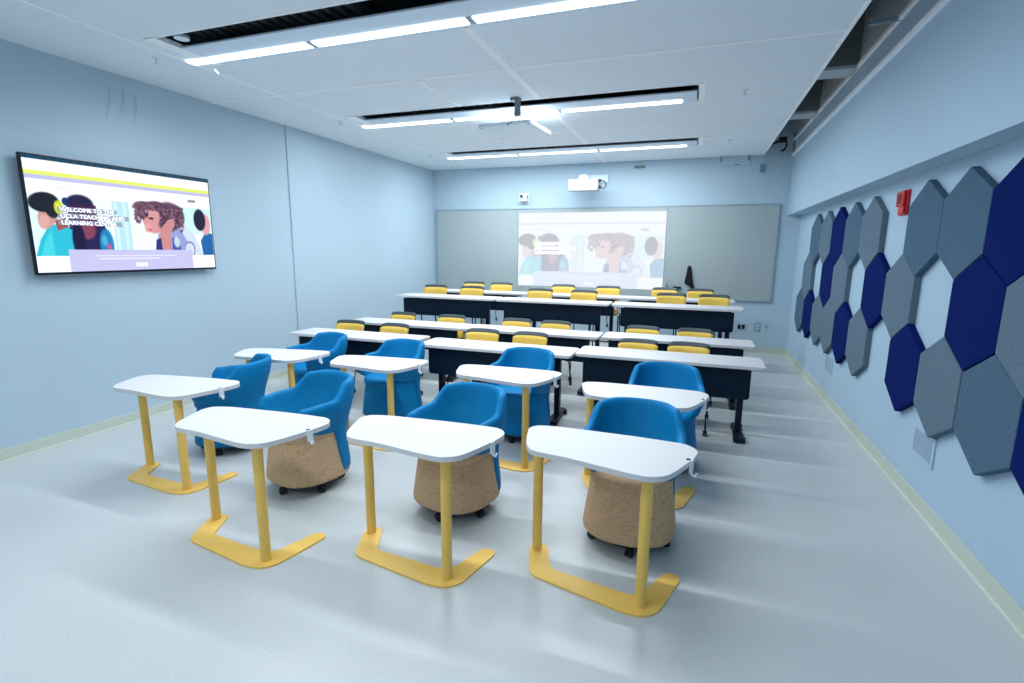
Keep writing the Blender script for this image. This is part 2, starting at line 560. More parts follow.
def paint(u, v, wash):
    """web page with a classroom photograph; u right, v down, both 0..1"""
    rng = random.Random(4)
    img = np.ones(u.shape + (3,)) * np.array([250, 253, 255.])
    def put(mask, c, a=1.0):
        nonlocal img
        mk = (mask * a)[..., None]
        img = img * (1 - mk) + np.array(c, float) * mk
    def rect(a, b, c, d):
        return ((u >= a) & (u <= b) & (v >= c) & (v <= d)).astype(float)
    o = 0 if wash else .035
    s = 1 - o
    V = lambda x: o + s * x
    if not wash:
        put(rect(0, 1, 0, .03), (10, 70, 96))
        for i in range(26):
            x = .01 + i * .038
            put(rect(x, x + rng.uniform(.008, .022), .008, .022), (6, 20, 60), .7)
        put(rect(0, 1, V(.09), V(.125)), (226, 240, 110))
        put(rect(0, 1, V(.125), V(.165)), (190, 190, 232))
    else:
        put(rect(0, 1, V(.135), V(.16)), (190, 205, 240))
        put(rect(0, 1, V(.05), V(.135)), (255, 255, 250))
    put(rect(.12, .18, V(.215), V(.225)), (215, 222, 230))
    put(rect(.12, .22, V(.24), V(.247)), (225, 230, 236))
    put(rect(.845, .895, V(.215), V(.245)), (120, 120, 135), .8)
    # photo band
    ph = rect(0, 1, V(.30), V(.85))
    put(ph, (236, 250, 255))
    put(rect(0, .12, V(.30), V(.85)), (214, 250, 252), .7)
    put(rect(.385, .475, V(.30), V(.85)), (184, 226, 240))
    put(rect(.395, .41, V(.30), V(.85)), (210, 240, 248))
    put(rect(.44, .455, V(.30), V(.85)), (205, 238, 246))
    put(rect(.80, 1, V(.30), V(.60)), (196, 238, 238), .8)
    # boy on the left
    put(poly(u, v, [(.0, V(.86)), (.03, V(.70)), (.07, V(.58)), (.13, V(.54)), (.185, V(.60)), (.20, V(.86))]), (40, 190, 216))
    put(poly(u, v, [(.02, V(.86)), (.05, V(.70)), (.08, V(.62)), (.085, V(.86))]), (70, 212, 226))
    put(poly(u, v, [(.10, V(.52)), (.15, V(.50)), (.16, V(.58)), (.11, V(.62))]), (150, 90, 84))
    put(ell(u, v, .075, V(.475), .040, .13, .2, .35), (206, 150, 148))
    put(ell(u, v, .055, V(.54), .022, .06, .3, .2), (220, 168, 164))
    put(ell(u, v, .065, V(.365), .066, .085, .15, -.15), (20, 26, 40))
    put(ell(u, v, .098, V(.40), .034, .10, .2), (24, 28, 44))
    put(ell(u, v, .126, V(.405), .020, .062, .2), (196, 212, 40))
    put(ell(u, v, .126, V(.405), .010, .036, .3), (232, 232, 90))
    # second child
    put(poly(u, v, [(.20, V(.85)), (.20, V(.60)), (.24, V(.50)), (.33, V(.52)), (.355, V(.68)), (.36, V(.85))]), (30, 30, 84))
    put(ell(u, v, .225, V(.36), .065, .085, .2), (34, 30, 70))
    put(rect(.165, .30, V(.36), V(.60)), (60, 26, 70), .9)
    put(ell(u, v, .245, V(.60), .040, .09, .3), (130, 64, 92))
    put(ell(u, v, .20, V(.70), .030, .16, .3), (22, 18, 60))
    put(ell(u, v, .335, V(.74), .036, .15, .2), (30, 130, 190))
    put(ell(u, v, .325, V(.70), .014, .05, .4), (70, 180, 214))
    put(ell(u, v, .345, V(.76), .012, .03, .4), (190, 90, 150))
    put(ell(u, v, .160, V(.345), .016, .035, .3), (12, 50, 100))
    # girl with curly hair
    put(poly(u, v, [(.60, V(.85)), (.63, V(.62)), (.69, V(.50)), (.78, V(.47)), (.86, V(.62)), (.91, V(.85))]), (150, 160, 214))
    put(poly(u, v, [(.76, V(.50)), (.80, V(.48)), (.87, V(.62)), (.92, V(.85)), (.86, V(.85))]), (206, 220, 244))
    put(ell(u, v, .625, V(.44), .066, .17, .12, .25), (206, 144, 148))
    put(ell(u, v, .60, V(.55), .026, .05, .3), (222, 156, 160))
    for cu, cv, ru, rv in ((.56, .335, .06, .055), (.63, .33, .07, .06), (.71, .39, .085, .12), (.70, .46, .07, .12), (.76, .42, .05, .12)):
        put(ell(u, v, cu, V(cv), ru, rv, .25), (88, 60, 84), .95)
    put(ell(u, v, .598, V(.45), .050, .125, .2, .3), (212, 152, 156))
    put(ell(u, v, .575, V(.56), .022, .045, .3), (224, 160, 164))
    for i in range(420):
        a = rng.uniform(0, 1)
        cu = .545 + a * .255
        cv = .305 + rng.uniform(0, .06) + (.10 * rng.random() if a < .14 else 0) + (.22 * rng.random() if a > .42 else 0)
        c = rng.choice([(70, 40, 66), (104, 66, 84), (46, 26, 54), (134, 92, 108), (160, 120, 150)])
        put(ell(u, v, cu, V(cv), rng.uniform(.003, .008), rng.uniform(.007, .018), .5), c, .7)
    for i in range(50):
        cu = .50 + rng.uniform(0, .06)
        cv = .31 + rng.uniform(0, .20) * (1 - abs(cu - .52) * 8)
        put(ell(u, v, cu, V(cv), .008, .018, .5), rng.choice([(80, 50, 72), (120, 86, 104)]), .7)
    put(ell(u, v, .598, V(.455), .014, .012, .4), (60, 30, 40))
    put(ell(u, v, .585, V(.575), .012, .010, .4), (176, 84, 104))
    put(poly(u, v, [(.645, V(.84)), (.635, V(.66)), (.655, V(.55)), (.70, V(.46)), (.735, V(.44)), (.74, V(.52)), (.71, V(.60)), (.70, V(.84))]), (204, 138, 140))
    put(poly(u, v, [(.60, V(.85)), (.615, V(.68)), (.645, V(.66)), (.65, V(.85))]), (40, 50, 120))
    put(poly(u, v, [(.71, V(.85)), (.715, V(.66)), (.76, V(.64)), (.77, V(.85))]), (70, 90, 164))
    put(ell(u, v, .745, V(.70), .020, .06, .3), (190, 214, 230))
    put(ell(u, v, .83, V(.78), .036, .085, .1), (96, 112, 170))
    put(ell(u, v, .828, V(.785), .031, .074, .1), (206, 220, 242))
    # child at the right edge
    put(poly(u, v, [(.92, V(.85)), (.91, V(.68)), (.95, V(.58)), (1, V(.60)), (1, V(.85))]), (24, 100, 170))
    put(ell(u, v, .955, V(.49), .034, .12, .2), (222, 160, 168))
    put(ell(u, v, .915, V(.44), .042, .12, .15), (30, 30, 60))
    # panel below the photograph
    put(rect(0, 1, V(.85), 1), (250, 253, 255))
    put(rect(.145 if not wash else .115, .84, V(.79), 1), (196, 196, 236) if not wash else (176, 200, 248))
    for (a, b, c) in ((.27, .73, .845), (.29, .62, .875)):
        put(rect(a, b, V(c), V(c + .012)), (226, 232, 250))
    put(rect(.48, .545, V(.925), V(.965)), (246, 250, 246))
    # highlight bars behind the headline
    for (b, r) in ((.415, .405), (.475, .465), (.535, .425)):
        put(rect(.118, r, V(b - .022), V(b + .026)), (150, 156, 178) if not wash else (206, 214, 230), .88)
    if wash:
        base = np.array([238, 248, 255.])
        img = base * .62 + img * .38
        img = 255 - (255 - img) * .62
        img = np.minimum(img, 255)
    return img / 255

def screen_mesh(name, W, H, wash, material, parent, nx, ny, loc, rot):
    xs = np.linspace(0, 1, nx + 1)
    zs = np.linspace(0, 1, ny + 1)
    U, V = np.meshgrid(xs, zs)
    verts = np.stack([U * W - W / 2, np.zeros_like(U), H / 2 - V * H], -1).reshape(-1, 3)
    i = np.arange(nx * ny)
    r, c = i // nx, i % nx
    a = r * (nx + 1) + c
    faces = np.stack([a, a + nx + 1, a + nx + 2, a + 1], 1)
    me = bpy.data.meshes.new(name)
    me.from_pydata(verts.tolist(), [], faces.tolist())
    col = paint(U, V, wash).reshape(-1, 3)
    col = np.where(col <= .04045, col / 12.92, ((col + .055) / 1.055) ** 2.4)
    at = me.color_attributes.new('picture', 'FLOAT_COLOR', 'POINT')
    at.data.foreach_set('color', np.concatenate([col, np.ones((len(col), 1))], 1).ravel())
    me.materials.append(material)
    o = bpy.data.objects.new(name, me)
    COL.objects.link(o)
    o.parent = parent
    o.location = loc
    o.rotation_euler = rot
    return o

def screen_material(name, st):
    mt = bpy.data.materials.new(name)
    mt.use_nodes = True
    nt = mt.node_tree
    b = nt.nodes['Principled BSDF']
    at = nt.nodes.new('ShaderNodeAttribute')
    at.attribute_name = 'picture'
    b.inputs['Base Color'].default_value = (.01, .01, .01, 1)
    b.inputs['Roughness'].default_value = .3
    b.inputs['Specular IOR Level'].default_value = .1
    nt.links.new(at.outputs['Color'], b.inputs['Emission Color'])
    b.inputs['Emission Strength'].default_value = st
    return mt

M['screen'] = screen_material('lit_screen', .96)
M['proj'] = screen_material('glowing_projection', .84)  # emission colour stands in for the projector's beam on the board
M['letters'] = mat('screen_letters', (255, 255, 255), .5, emit=(255, 255, 255), es=.95)

def text_mesh(body, size, material, parent, loc, rot, name='headline_text'):
    cu = bpy.data.curves.new('t', 'FONT')
    cu.body = body
    cu.size = size
    cu.align_x = 'LEFT'
    cu.resolution_u = 2
    tmp = bpy.data.objects.new('t', cu)
    COL.objects.link(tmp)
    dg = bpy.context.evaluated_depsgraph_get()
    me = bpy.data.meshes.new_from_object(tmp.evaluated_get(dg))
    bpy.data.objects.remove(tmp)
    me.materials.clear()
    me.materials.append(material)
    o = bpy.data.objects.new(name, me)
    COL.objects.link(o)
    o.parent = parent
    o.location = loc
    o.rotation_euler = rot
    o.scale = (1.06, 1, 1)
    return o

TW, TH = 1.735, 1.0
tv = empty('television', (-5.24, 3.597, 2.026), R(90), 'large black-edged television on the left wall showing a web page', 'television')
tv.rotation_euler = (0, 0, R(90))
# local: x along the wall, -y towards the room
link('tv_body', B(-TW / 2, TW / 2, 0, .035, -TH / 2, TH / 2, bev=.006), M['bezel'], tv)
link('wall_mount', B(-.35, .35, .035, .09, -.25, .25, bev=.005), M['blk_m'], tv)
scr = screen_mesh('screen', TW - .03, TH - .035, False, M['screen'], tv, 400, 225, (0, -.0015, .004), (0, 0, 0))
for i, tx in enumerate(('WELCOME TO THE', 'UCLA TEACHING AND', 'LEARNING CENTER')):
    vv = .035 + .965 * (.415 + .06 * i)
    text_mesh(tx, .049, M['letters'], scr, ((TW - .03) * (.128 - .5), -.004, (TH - .035) * (.5 - vv) - .02), (R(90), 0, 0))

# faint curved ridges pressed into the wall above the television
for i, (y, z0, z1, wd) in enumerate(((3.55, 2.93, 3.30, .03), (3.67, 3.00, 3.30, .018), (3.79, 2.92, 3.29, .028))):
    bm = bmesh.new()
    N = 14
    for k in range(N + 1):
        s = k / N
        z = z1 + (z0 - z1) * s
        yy = y + .045 * sin(pi * s * .8 + .5) - .05 * s
        ww = wd * (sin(pi * min(max(s, .04), .96)) ** .6)
        dd = .014 * sin(pi * min(max(s, .03), .97))
        for q in (-1, -.5, 0, .5, 1):
            bm.verts.new((XL + dd * (1 - q * q) - .001, yy + q * ww, z))
    bm.verts.ensure_lookup_table()
    for k in range(N):
        for q in range(4):
            a = k * 5 + q
            bm.faces.new([bm.verts[j] for j in (a, a + 1, a + 6, a + 5)])
    tag(link('wall_ridge', bm, M['wall'], smooth=True), ['leftmost faint curved ridge on the wall above the television', 'short middle curved ridge on the wall above the television', 'rightmost faint curved ridge on the wall above the television'][i], 'wall relief', 'curved ridges above the television')

# ------------------------------------------------------------------ back wall
t = empty('whiteboard', (-2.0, YB, 0), 0, 'very wide pale whiteboard across the back wall', 'whiteboard')
X0, X1, Z0, Z1 = -5.25 + 2, 1.255 + 2, .935, 2.565
seams = [X0, -3.43 + 2, -.56 + 2, X1]
for a, b in zip(seams, seams[1:]):
    link('board_panel', B(a + .002, b - .002, -.022, 0, Z0, Z1), M['board'], t)
bm = bmesh.new()
for q in ((X0 - .018, X1 + .018, -.03, 0, Z1, Z1 + .022), (X0 - .018, X1 + .018, -.03, 0, Z0 - .022, Z0), (X0 - .018, X0, -.03, 0, Z0, Z1), (X1, X1 + .018, -.03, 0, Z0, Z1)):
    box(bm, *q, bev=.003)
link('board_frame', bm, M['alu'], t)
t = empty('glowing_picture', (-1.99, YB - .026, 1.78), 0, 'glowing sheet standing in for the projected web page, middle of the whiteboard', 'emissive projection')  # sheet glows by itself; the projector casts no light onto the board
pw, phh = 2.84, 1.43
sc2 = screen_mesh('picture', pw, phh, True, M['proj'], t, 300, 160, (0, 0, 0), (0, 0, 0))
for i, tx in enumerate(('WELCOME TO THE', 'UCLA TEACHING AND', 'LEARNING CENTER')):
    text_mesh(tx, .075, M['letters'], sc2, (pw * (.128 - .5), -.004, phh * (.5 - (.415 + .06 * i)) - .03), (R(90), 0, 0))  # headline letters of the glowing sheet, emissive too

# projector on its wall arm
t = empty('projector', (-1.99, 9.42, 2.93), 0, 'white short-throw projector on a wall arm above the whiteboard', 'projector')
bm = prism(rounded([(-.28, -.16), (.26, -.16), (.26, .16), (-.28, .16)], .04), -.10, .085, bev=.012)
link('projector_body', bm, M['proj_shell'], t, smooth=False)
link('top_seam', B(-.26, .20, -.15, .15, .085, .094), M['alu'], t)
bm = bmesh.new()
cyl(bm, (.13, -.165, .035), (.13, -.158, .035), .014)
link('sensor_dot', bm, M['duct'], t)
bm = bmesh.new()
box(bm, .262, .30, -.12, -.04, .04, .085, bev=.006)
box(bm, .262, .31, -.11, -.05, -.07, -.02, bev=.006)
tube(bm, smooth_path([(.28, -.08, .07), (.36, -.08, .05), (.39, -.08, -.02), (.34, -.08, -.07), (.29, -.08, -.05)]), .009, 6)
link('cable_plug', bm, M['outlet_d'], t)
bm = bmesh.new()
cyl(bm, (-.03, 0, .09), (-.03, 0, .17), .10, .075, n=20)
box(bm, -.07, .01, 0, .46, .15, .19, bev=.01)
box(bm, -.16, .34, .46, .49, .10, .24, bev=.006)
link('wall_arm', bm, M['white_edge'], t)

# camera on the back wall
t = empty('tracking_camera', (-3.30, 9.86, 2.80), 0, 'small white tracking camera on the back wall left of the projector', 'camera')
bm = bmesh.new()
box(bm, -.085, .085, -.07, .05, -.085, -.04, bev=.012)
box(bm, -.075, -.05, -.045, .02, -.05, .05, bev=.006)
box(bm, .05, .075, -.045, .02, -.05, .05, bev=.006)
box(bm, -.10, .10, .05, .06, -.11, .08, bev=.006)
link('camera_base', bm, M['white_pl'], t)
bm = bmesh.new()
bmesh.ops.create_uvsphere(bm, u_segments=20, v_segments=12, radius=.055)
for v in bm.verts:
    v.co.y -= .02; v.co.z += .01
link('camera_head', bm, M['white_pl'], t, smooth=True)
bm = bmesh.new()
cyl(bm, (-.02, -.085, .01), (-.02, -.06, .01), .026, n=16)
link('camera_lens', bm, M['lens'], t)
bm = bmesh.new()
box(bm, .076, .082, -.03, .0, -.03, .04)
link('pivot_cap', bm, M['lens'], t)

# draped black cloth hanging on the board
bm = bmesh.new()
prof = [(1.53, -.112, -.118, .01), (1.50, -.150, -.090, .02), (1.42, -.158, -.075, .03), (1.32, -.172, -.058, .035), (1.24, -.188, -.045, .04), (1.20, -.180, -.035, .04), (1.15, -.105, -.018, .035), (1.11, -.050, -.004, .02), (1.095, -.026, -.006, .008)]
rings = []
for z, a, b, d in prof:
    rg = []
    for k in range(10):
        t_ = 2 * pi * k / 10
        rg.append(bm.verts.new(((a + b) / 2 + (b - a) / 2 * cos(t_), YB - .032 - d * .5 * (1 + sin(t_) * (1 + .3 * sin(3 * t_)) / 1.3), z)))
    rings.append(rg)
for a, b in zip(rings, rings[1:]):
    for k in range(10):
        bm.faces.new((a[k], a[(k + 1) % 10], b[(k + 1) % 10], b[k]))
bm.faces.new(rings[0]); bm.faces.new(rings[-1][::-1])
tag(link('black_cloth', bm, M['cloth'], smooth=True), 'black cloth hanging from a hook on the right of the whiteboard', 'cloth')
tag(link('board_eraser', B(-.38, -.24, YB - .07, YB - .03, 1.10, 1.14, bev=.006), M['outlet_d']), 'small dark eraser on the whiteboard left of the black cloth', 'eraser')
bm = B(-.52, -.50, YB - .06, YB - .03, 1.08, 1.20, bev=.004)
box(bm, -.52, -.40, YB - .06, YB - .03, 1.06, 1.08, bev=.004)
tag(link('pen_holder', bm, M['alu']), 'thin pale pen holder at the lower right edge of the projected page', 'pen holder')
bm = B(-.22, -.08, YB - .16, YB - .031, .94, 1.07, bev=.01)
tag(link('control_box', bm, M['alu']), 'small grey box fixed low on the whiteboard below the black cloth', 'box')

# outlets on the back wall
t = empty('wall_outlet', (.83, YB, .455), 0, 'double black outlet on the back wall right of the tall desks', 'outlet', 'outlets on the back wall')
link('face_plate', B(-.075, .075, -.008, 0, -.06, .06, bev=.002), M['wall'], t)
bm = B(-.060, -.008, -.014, -.008, -.04, .04, bev=.002); box(bm, .008, .06, -.014, -.008, -.04, .04, bev=.002)
link('outlet_socket', bm, M['outlet_d'], t)
t = empty('wall_outlet', (1.09, YB, .465), 0, 'white outlet plate with grey frame, nearer the right wall', 'outlet', 'outlets on the back wall')
link('face_plate', B(-.05, .05, -.010, 0, -.075, .075, bev=.002), M['alu'], t)
bm = B(-.03, .03, -.014, -.010, .008, .055, bev=.002); box(bm, -.03, .03, -.014, -.010, -.055, -.008, bev=.002)
link('outlet_socket', bm, M['wall'], t)
bm = bmesh.new(); cyl(bm, (1.235, YB - .012, .475), (1.235, YB, .475), .025, n=16)
tag(link('wall_button', bm, M['alu']), 'small round grey plate on the back wall beside the outlets', 'wall plate')
t = empty('wall_sensor', (.93, YB, 3.17), 0, 'small grey speaker box high on the back wall near the right corner', 'sensor')
link('sensor_case', B(-.035, .035, -.05, 0, -.07, .07, bev=.004), M['alu'], t)
bm = bmesh.new()
for i in range(4):
    box(bm, -.028, .028, -.054, -.05, -.055 + i * .03, -.040 + i * .03)
link('sensor_slot', bm, M['duct'], t)
t = empty('wall_box', (.50, YB, 3.30), 0, 'flat pale box with dark slot high on the back wall', 'box')
link('box_case', B(-.24, .24, -.03, 0, -.07, .09, bev=.004), M['wall'], t)
link('box_slot', B(-.02, .09, -.034, -.03, -.06, -.045), M['duct'], t)
bm = B(-.235, -.215, -.04, -.03, .0, .09); box(bm, .20, .225, -.04, -.03, .01, .09)
link('box_latch', bm, M['duct'], t)
tag(link('wall_vent', B(-1.19, -1.0, YB - .03, YB, 3.26, 3.30, bev=.004), M['duct']), 'narrow dark vent on the back wall above the projected page', 'vent')

# ------------------------------------------------------------------ right wall
def hexagon(name, y, z, mt, label):
    HW, HH, SH, T = .303, .345, .178, .05
    P = [(0, HH), (HW, SH), (HW, -SH), (0, -HH), (-HW, -SH), (-HW, SH)]
    bm = prism(P, 0, T, bev=.004, seg=1)
    for v in bm.verts:
        a, b, c = v.co
        v.co = Vector((-c, a, b))
    return tag(link(name, bm, mt, loc=(XR, y, z)), label, 'wall panel', 'hexagonal felt panels on the right wall')

G, D, N_ = ('grey', M['felt_g']), ('slate grey', M['felt_d']), ('navy', M['felt_n'])
rowz = {'top': 1.962, 'middle': 1.434, 'bottom': .905}
hx = {'top': [(3.405, N_), (4.015, D), (4.63, D), (5.855, G), (6.465, D), (7.075, N_), (7.685, G), (8.295, D)],
      'middle': [(3.10, G), (3.71, N_), (4.935, G), (5.545, N_), (6.77, G), (7.38, N_), (8.60, G)],
      'bottom': [(2.79, N_), (3.40, D), (4.02, G), (4.635, N_), (5.855, G), (6.465, N_), (7.075, G), (7.685, G), (8.295, N_), (8.905, D)]}
ordn = ['nearest the camera', 'second from the camera', 'third from the camera', 'fourth from the camera', 'fifth from the camera', 'sixth from the camera', 'seventh from the camera', 'eighth from the camera', 'ninth from the camera', 'tenth from the camera']
for k, L in hx.items():
    for i, (y, (cn, mt)) in enumerate(L):
        pos = 'farthest from the camera' if i == len(L) - 1 else ordn[i]
        hexagon('hexagon_panel', y, rowz[k], mt, '%s felt hexagon in the %s row on the right wall, %s' % (cn, k, pos))
# alarm
t = empty('fire_alarm', (XR, 5.19, 2.19), 0, 'red fire alarm strobe on the right wall among the hexagons', 'alarm')
link('alarm_plate', B(-.02, 0, -.10, .085, -.10, .10, bev=.005), M['red'], t)
bm = B(-.045, -.02, -.08, .08, -.03, .095, bev=.01); box(bm, -.04, -.02, -.09, .03, -.09, -.03, bev=.006)
link('alarm_case', bm, M['red'], t)
bm = bmesh.new()
for i in range(4):
    box(bm, -.048, -.044, -.05 + i * .028, -.038 + i * .028, -.01, .07)
link('alarm_slot', bm, M['red_d'], t)
# vents
for y, lb in ((4.16, 'square white vent grille low on the right wall, nearer the camera'), (6.95, 'white vent grille low on the right wall, farther from the camera')):
    t = empty('floor_vent', (XR, y, .455), 0, lb, 'vent', 'vents on the right wall')
    bm = bmesh.new()
    for q in ((-.17, .17, .085, .105), (-.17, .17, -.105, -.085), (-.17, -.15, -.085, .085), (.15, .17, -.085, .085)):
        box(bm, -.012, 0, q[0], q[1], q[2], q[3], bev=.002)
    link('vent_frame', bm, M['wall_r'], t)
    bm = B(-.003, 0, -.15, .15, -.085, .085)
    for i in range(12):
        box(bm, -.009, -.003, -.145 + i * .0247, -.133 + i * .0247, -.084, .084)
    link('vent_grille', bm, M['vent'], t)

# ------------------------------------------------------------------ tablet tables
TOP = [(-.10, .03), (-.085, .09), (0.0, .155), (.12, .215), (.40, .345), (.60, .425), (.68, .445), (.75, .415), (.785, .34), (.80, .18), (.80, .03), (.77, -.035), (.71, -.08), (.55, -.12), (.34, -.165), (.2, -.21), (.13, -.215), (.06, -.17), (-.02, -.08)]
BASE = [(.135, -.215), (-.05, -.015), (-.035, .045), (.02, .07), (.19, -.09), (.615, .03), (.665, .09), (.655, .33), (.71, .37), (.75, .34), (.795, .02), (.76, -.06), (.67, -.105)]
BRAD = [.06, .03, .03, .02, .02, .05, .05, .04, .04, .04, .08, .08, .1]
def make_table():
    t = empty('tablet_table', (0, 0, 0))
    auto_smooth(link('tabletop', prism(cr(TOP, 5), .712, .740, bev=.006), M['white_top'], t), 30)
    for x in (0, .705):
        bm = cyl(bmesh.new(), (x, 0, .008), (x, 0, .712), .0285, n=28)
        auto_smooth(link('leg', bm, M['yellow_m'], t))
    auto_smooth(link('base_plate', prism(rounded(BASE, BRAD, 6), 0, .010, bev=.002), M['yellow_m'], t), 30)
    bm = bmesh.new()
    tube(bm, smooth_path([(.799, .262, .690), (.802, .262, .675), (.812, .262, .664), (.824, .262, .666), (.829, .262, .682)], 4), .006, 8)
    box(bm, .794, .805, .245, .279, .675, .744, bev=.003)
    h = link('bag_hook', bm, M['white_pl'], t)
    link('cable_slot', B(.772, .795, .252, .272, .7405, .7425), M['lens'], t)
    return t
proto = make_table()
tb = [(-2.878, 2.279, -20, 'yellow-legged white tablet table, left one of the front row'),
      (-1.826, 2.502, -20.7, 'yellow-legged white tablet table, middle one of the front row'),
      (-.789, 2.696, -25.2, 'yellow-legged white tablet table, right one of the front row'),
      (-4.117, 2.72, -17, 'yellow-legged white tablet table nearest the television wall'),
      (-4.25, 3.90, -13, 'yellow-legged white tablet table farthest back, beside the left wall'),
      (-3.146, 3.975, -18.4, 'yellow-legged white tablet table in the second row, left one'),
      (-1.874, 4.041, -22.4, 'yellow-legged white tablet table in the second row, middle one'),
      (-.711, 3.836, -23.4, 'yellow-legged white tablet table in the second row, right one')]
for i, (x, y, a, lb) in enumerate(tb):
    o = proto if i == 0 else copy_tree(proto)
    o.location = (x, y, 0)
    o.rotation_euler = (0, 0, R(a))
    tag(o, lb, 'table', 'yellow-legged tablet tables')

# ------------------------------------------------------------------ lounge chairs
def smst(a, b, x):
    t = min(max((x - a) / (b - a), 0), 1)
    return t * t * (3 - 2 * t)
def sup(ph, e=.74):
    s, c = sin(ph), cos(ph)
    return (math.copysign(abs(s) ** e, s), math.copysign(abs(c) ** e, c))
def shell_mesh():
    bm = bmesh.new()
    rings = []
    A = 126
    NU = 84
    for i in range(NU + 1):
        deg = -A + 2 * A * i / NU
        s = abs(deg)
        sx, sy = sup(R(deg))
        zt = .812 - .008 * smst(30, 56, s) - .114 * smst(60, 84, s) - .012 * smst(84, 112, s) - .055 * smst(117, A, s)
        zl = .105 + .33 * smst(69, 77, s) + .05 * smst(85, 120, s)
        th = .058 - .014 * smst(0, 30, 30 - min(s, 30)) - .012 * smst(112, A, s)
        def pos(z, off):
            rr = .290 - .030 * smst(.1, .42, z) + .051 * smst(.42, .64, z)
            lean = .055 * smst(.45, .85, z) * max(0, cos(R(min(s, 90))))
            flat = 1 - .06 * smst(.66, .83, z)
            r = rr - off
            return (sx * r * flat, sy * (r * (1.0 if sy > 0 else 1.12)) + lean, z)
        loop = []
        zs = [zl + (zt - .028 - zl) * q for q in (0, .2, .4, .6, .8, 1)]
        for z in zs:
            loop.append(pos(z, 0))
        loop.append(pos(zt - .008, .010))
        loop.append(pos(zt, th * .5))
        loop.append(pos(zt - .008, th - .010))
        zi = .43
        for q in (0, .33, .66, 1):
            z = (zt - .028) + (zi - (zt - .028)) * q
            loop.append(pos(z, th + .012 * q))
        loop.append(pos(max(min(zl + .01, .42), zl + .004), .03))
        rings.append([bm.verts.new(p) for p in loop])
    for a, b in zip(rings, rings[1:]):
        n_ = len(a)
        for k in range(n_):
            bm.faces.new((a[k], b[k], b[(k + 1) % n_], a[(k + 1) % n_]))
    for rg in (rings[0], rings[-1][::-1]):
        n_ = len(rg)
        c = Vector((0, 0, 0))
        for v in rg:
            c += v.co
        c /= n_
        c.y -= .012
        vc = bm.verts.new(c)
        for k in range(n_):
            bm.faces.new((rg[k], rg[(k + 1) % n_], vc))
    return bm
def lathe_sup(prof, cy=0, n=48, e=.80, fy=1.0):
    bm = bmesh.new()
    rg = []
    for r, z in prof:
        rg.append([bm.verts.new((sup(2 * pi * k / n, e)[0] * r, cy + sup(2 * pi * k / n, e)[1] * r * fy, z)) for k in range(n)])
    for a, b in zip(rg, rg[1:]):
        for k in range(n):
            bm.faces.new((a[k], a[(k + 1) % n], b[(k + 1) % n], b[k]))
    bm.faces.new(rg[0][::-1])
    bm.faces.new(rg[-1])
    return bm
def caster_mesh(r=.026):
    bm = bmesh.new()
    cyl(bm, (-.019, 0, r), (-.005, 0, r), r, n=16)
    cyl(bm, (.005, 0, r), (.019, 0, r), r, n=16)
    cyl(bm, (-.012, 0, r), (.012, 0, r), .008, n=8)
    box(bm, -.006, .006, -.012, .03, r - .006, r * 2 + .004)
    cyl(bm, (0, .022, r * 2 - .01), (0, .022, r * 2 + .03), .008, n=8)
    return bm
def make_lounge(basemat):
    t = empty('lounge_chair', (0, 0, 0))
    sh = link('back_shell', shell_mesh(), M['blue'], t, smooth=True)
    md = sh.modifiers.new('s', 'SUBSURF')
    md.levels = 1; md.render_levels = 1
    link('base_cover', lathe_sup([(.27, .085), (.281, .095), (.283, .11), (.272, .2), (.258, .30), (.247, .40), (.243, .425)], n=64), basemat, t, smooth=True)
    link('seat_cushion', lathe_sup([(.20, .402), (.240, .410), (.249, .425), (.250, .46), (.238, .482), (.20, .492), (.1, .497), (.02, .498)], cy=-.006, n=48, fy=1.03), basemat, t, smooth=True)
    bm = cyl(bmesh.new(), (0, 0, .058), (0, 0, .088), .24, n=32)
    link('under_frame', bm, M['black'], t)
    for k in range(5):
        a = R(-90 + 72 * k + 8)
        c = link('caster', caster_mesh(), M['black'], t, loc=(cos(a) * .235, sin(a) * .235, 0), rot=(0, 0, a + R(55 + 40 * k)))
    return t
lt = make_lounge(M['tan'])
lbx = make_lounge(M['blue'])
lc = [(0, -2.70, 2.95, -18, 'blue lounge chair with tan base behind the left front tablet table'),
      (0, -1.475, 3.02, -13, 'blue lounge chair with tan base behind the middle front tablet table'),
      (0, -.292, 3.05, 1, 'blue lounge chair with tan base behind the right front tablet table'),
      (1, -3.86, 3.30, -60, 'all-blue lounge chair turned sideways by the table nearest the television'),
      (1, -3.96, 4.52, -22, 'all-blue lounge chair farthest left, before the left long desk'),
      (1, -2.92, 4.45, -12, 'all-blue lounge chair behind the left table of the second row'),
      (1, -1.52, 4.50, -8, 'all-blue lounge chair behind the middle table of the second row'),
      (1, -.17, 4.30, 4, 'all-blue lounge chair behind the right table of the second row')]
used = set()
for kd, x, y, a, lb in lc:
    src = (lt, lbx)[kd]
    o = src if kd not in used else copy_tree(src)
    used.add(kd)
    o.location = (x, y, 0)
    o.rotation_euler = (0, 0, R(a))
    tag(o, lb, 'chair', 'blue lounge chairs')

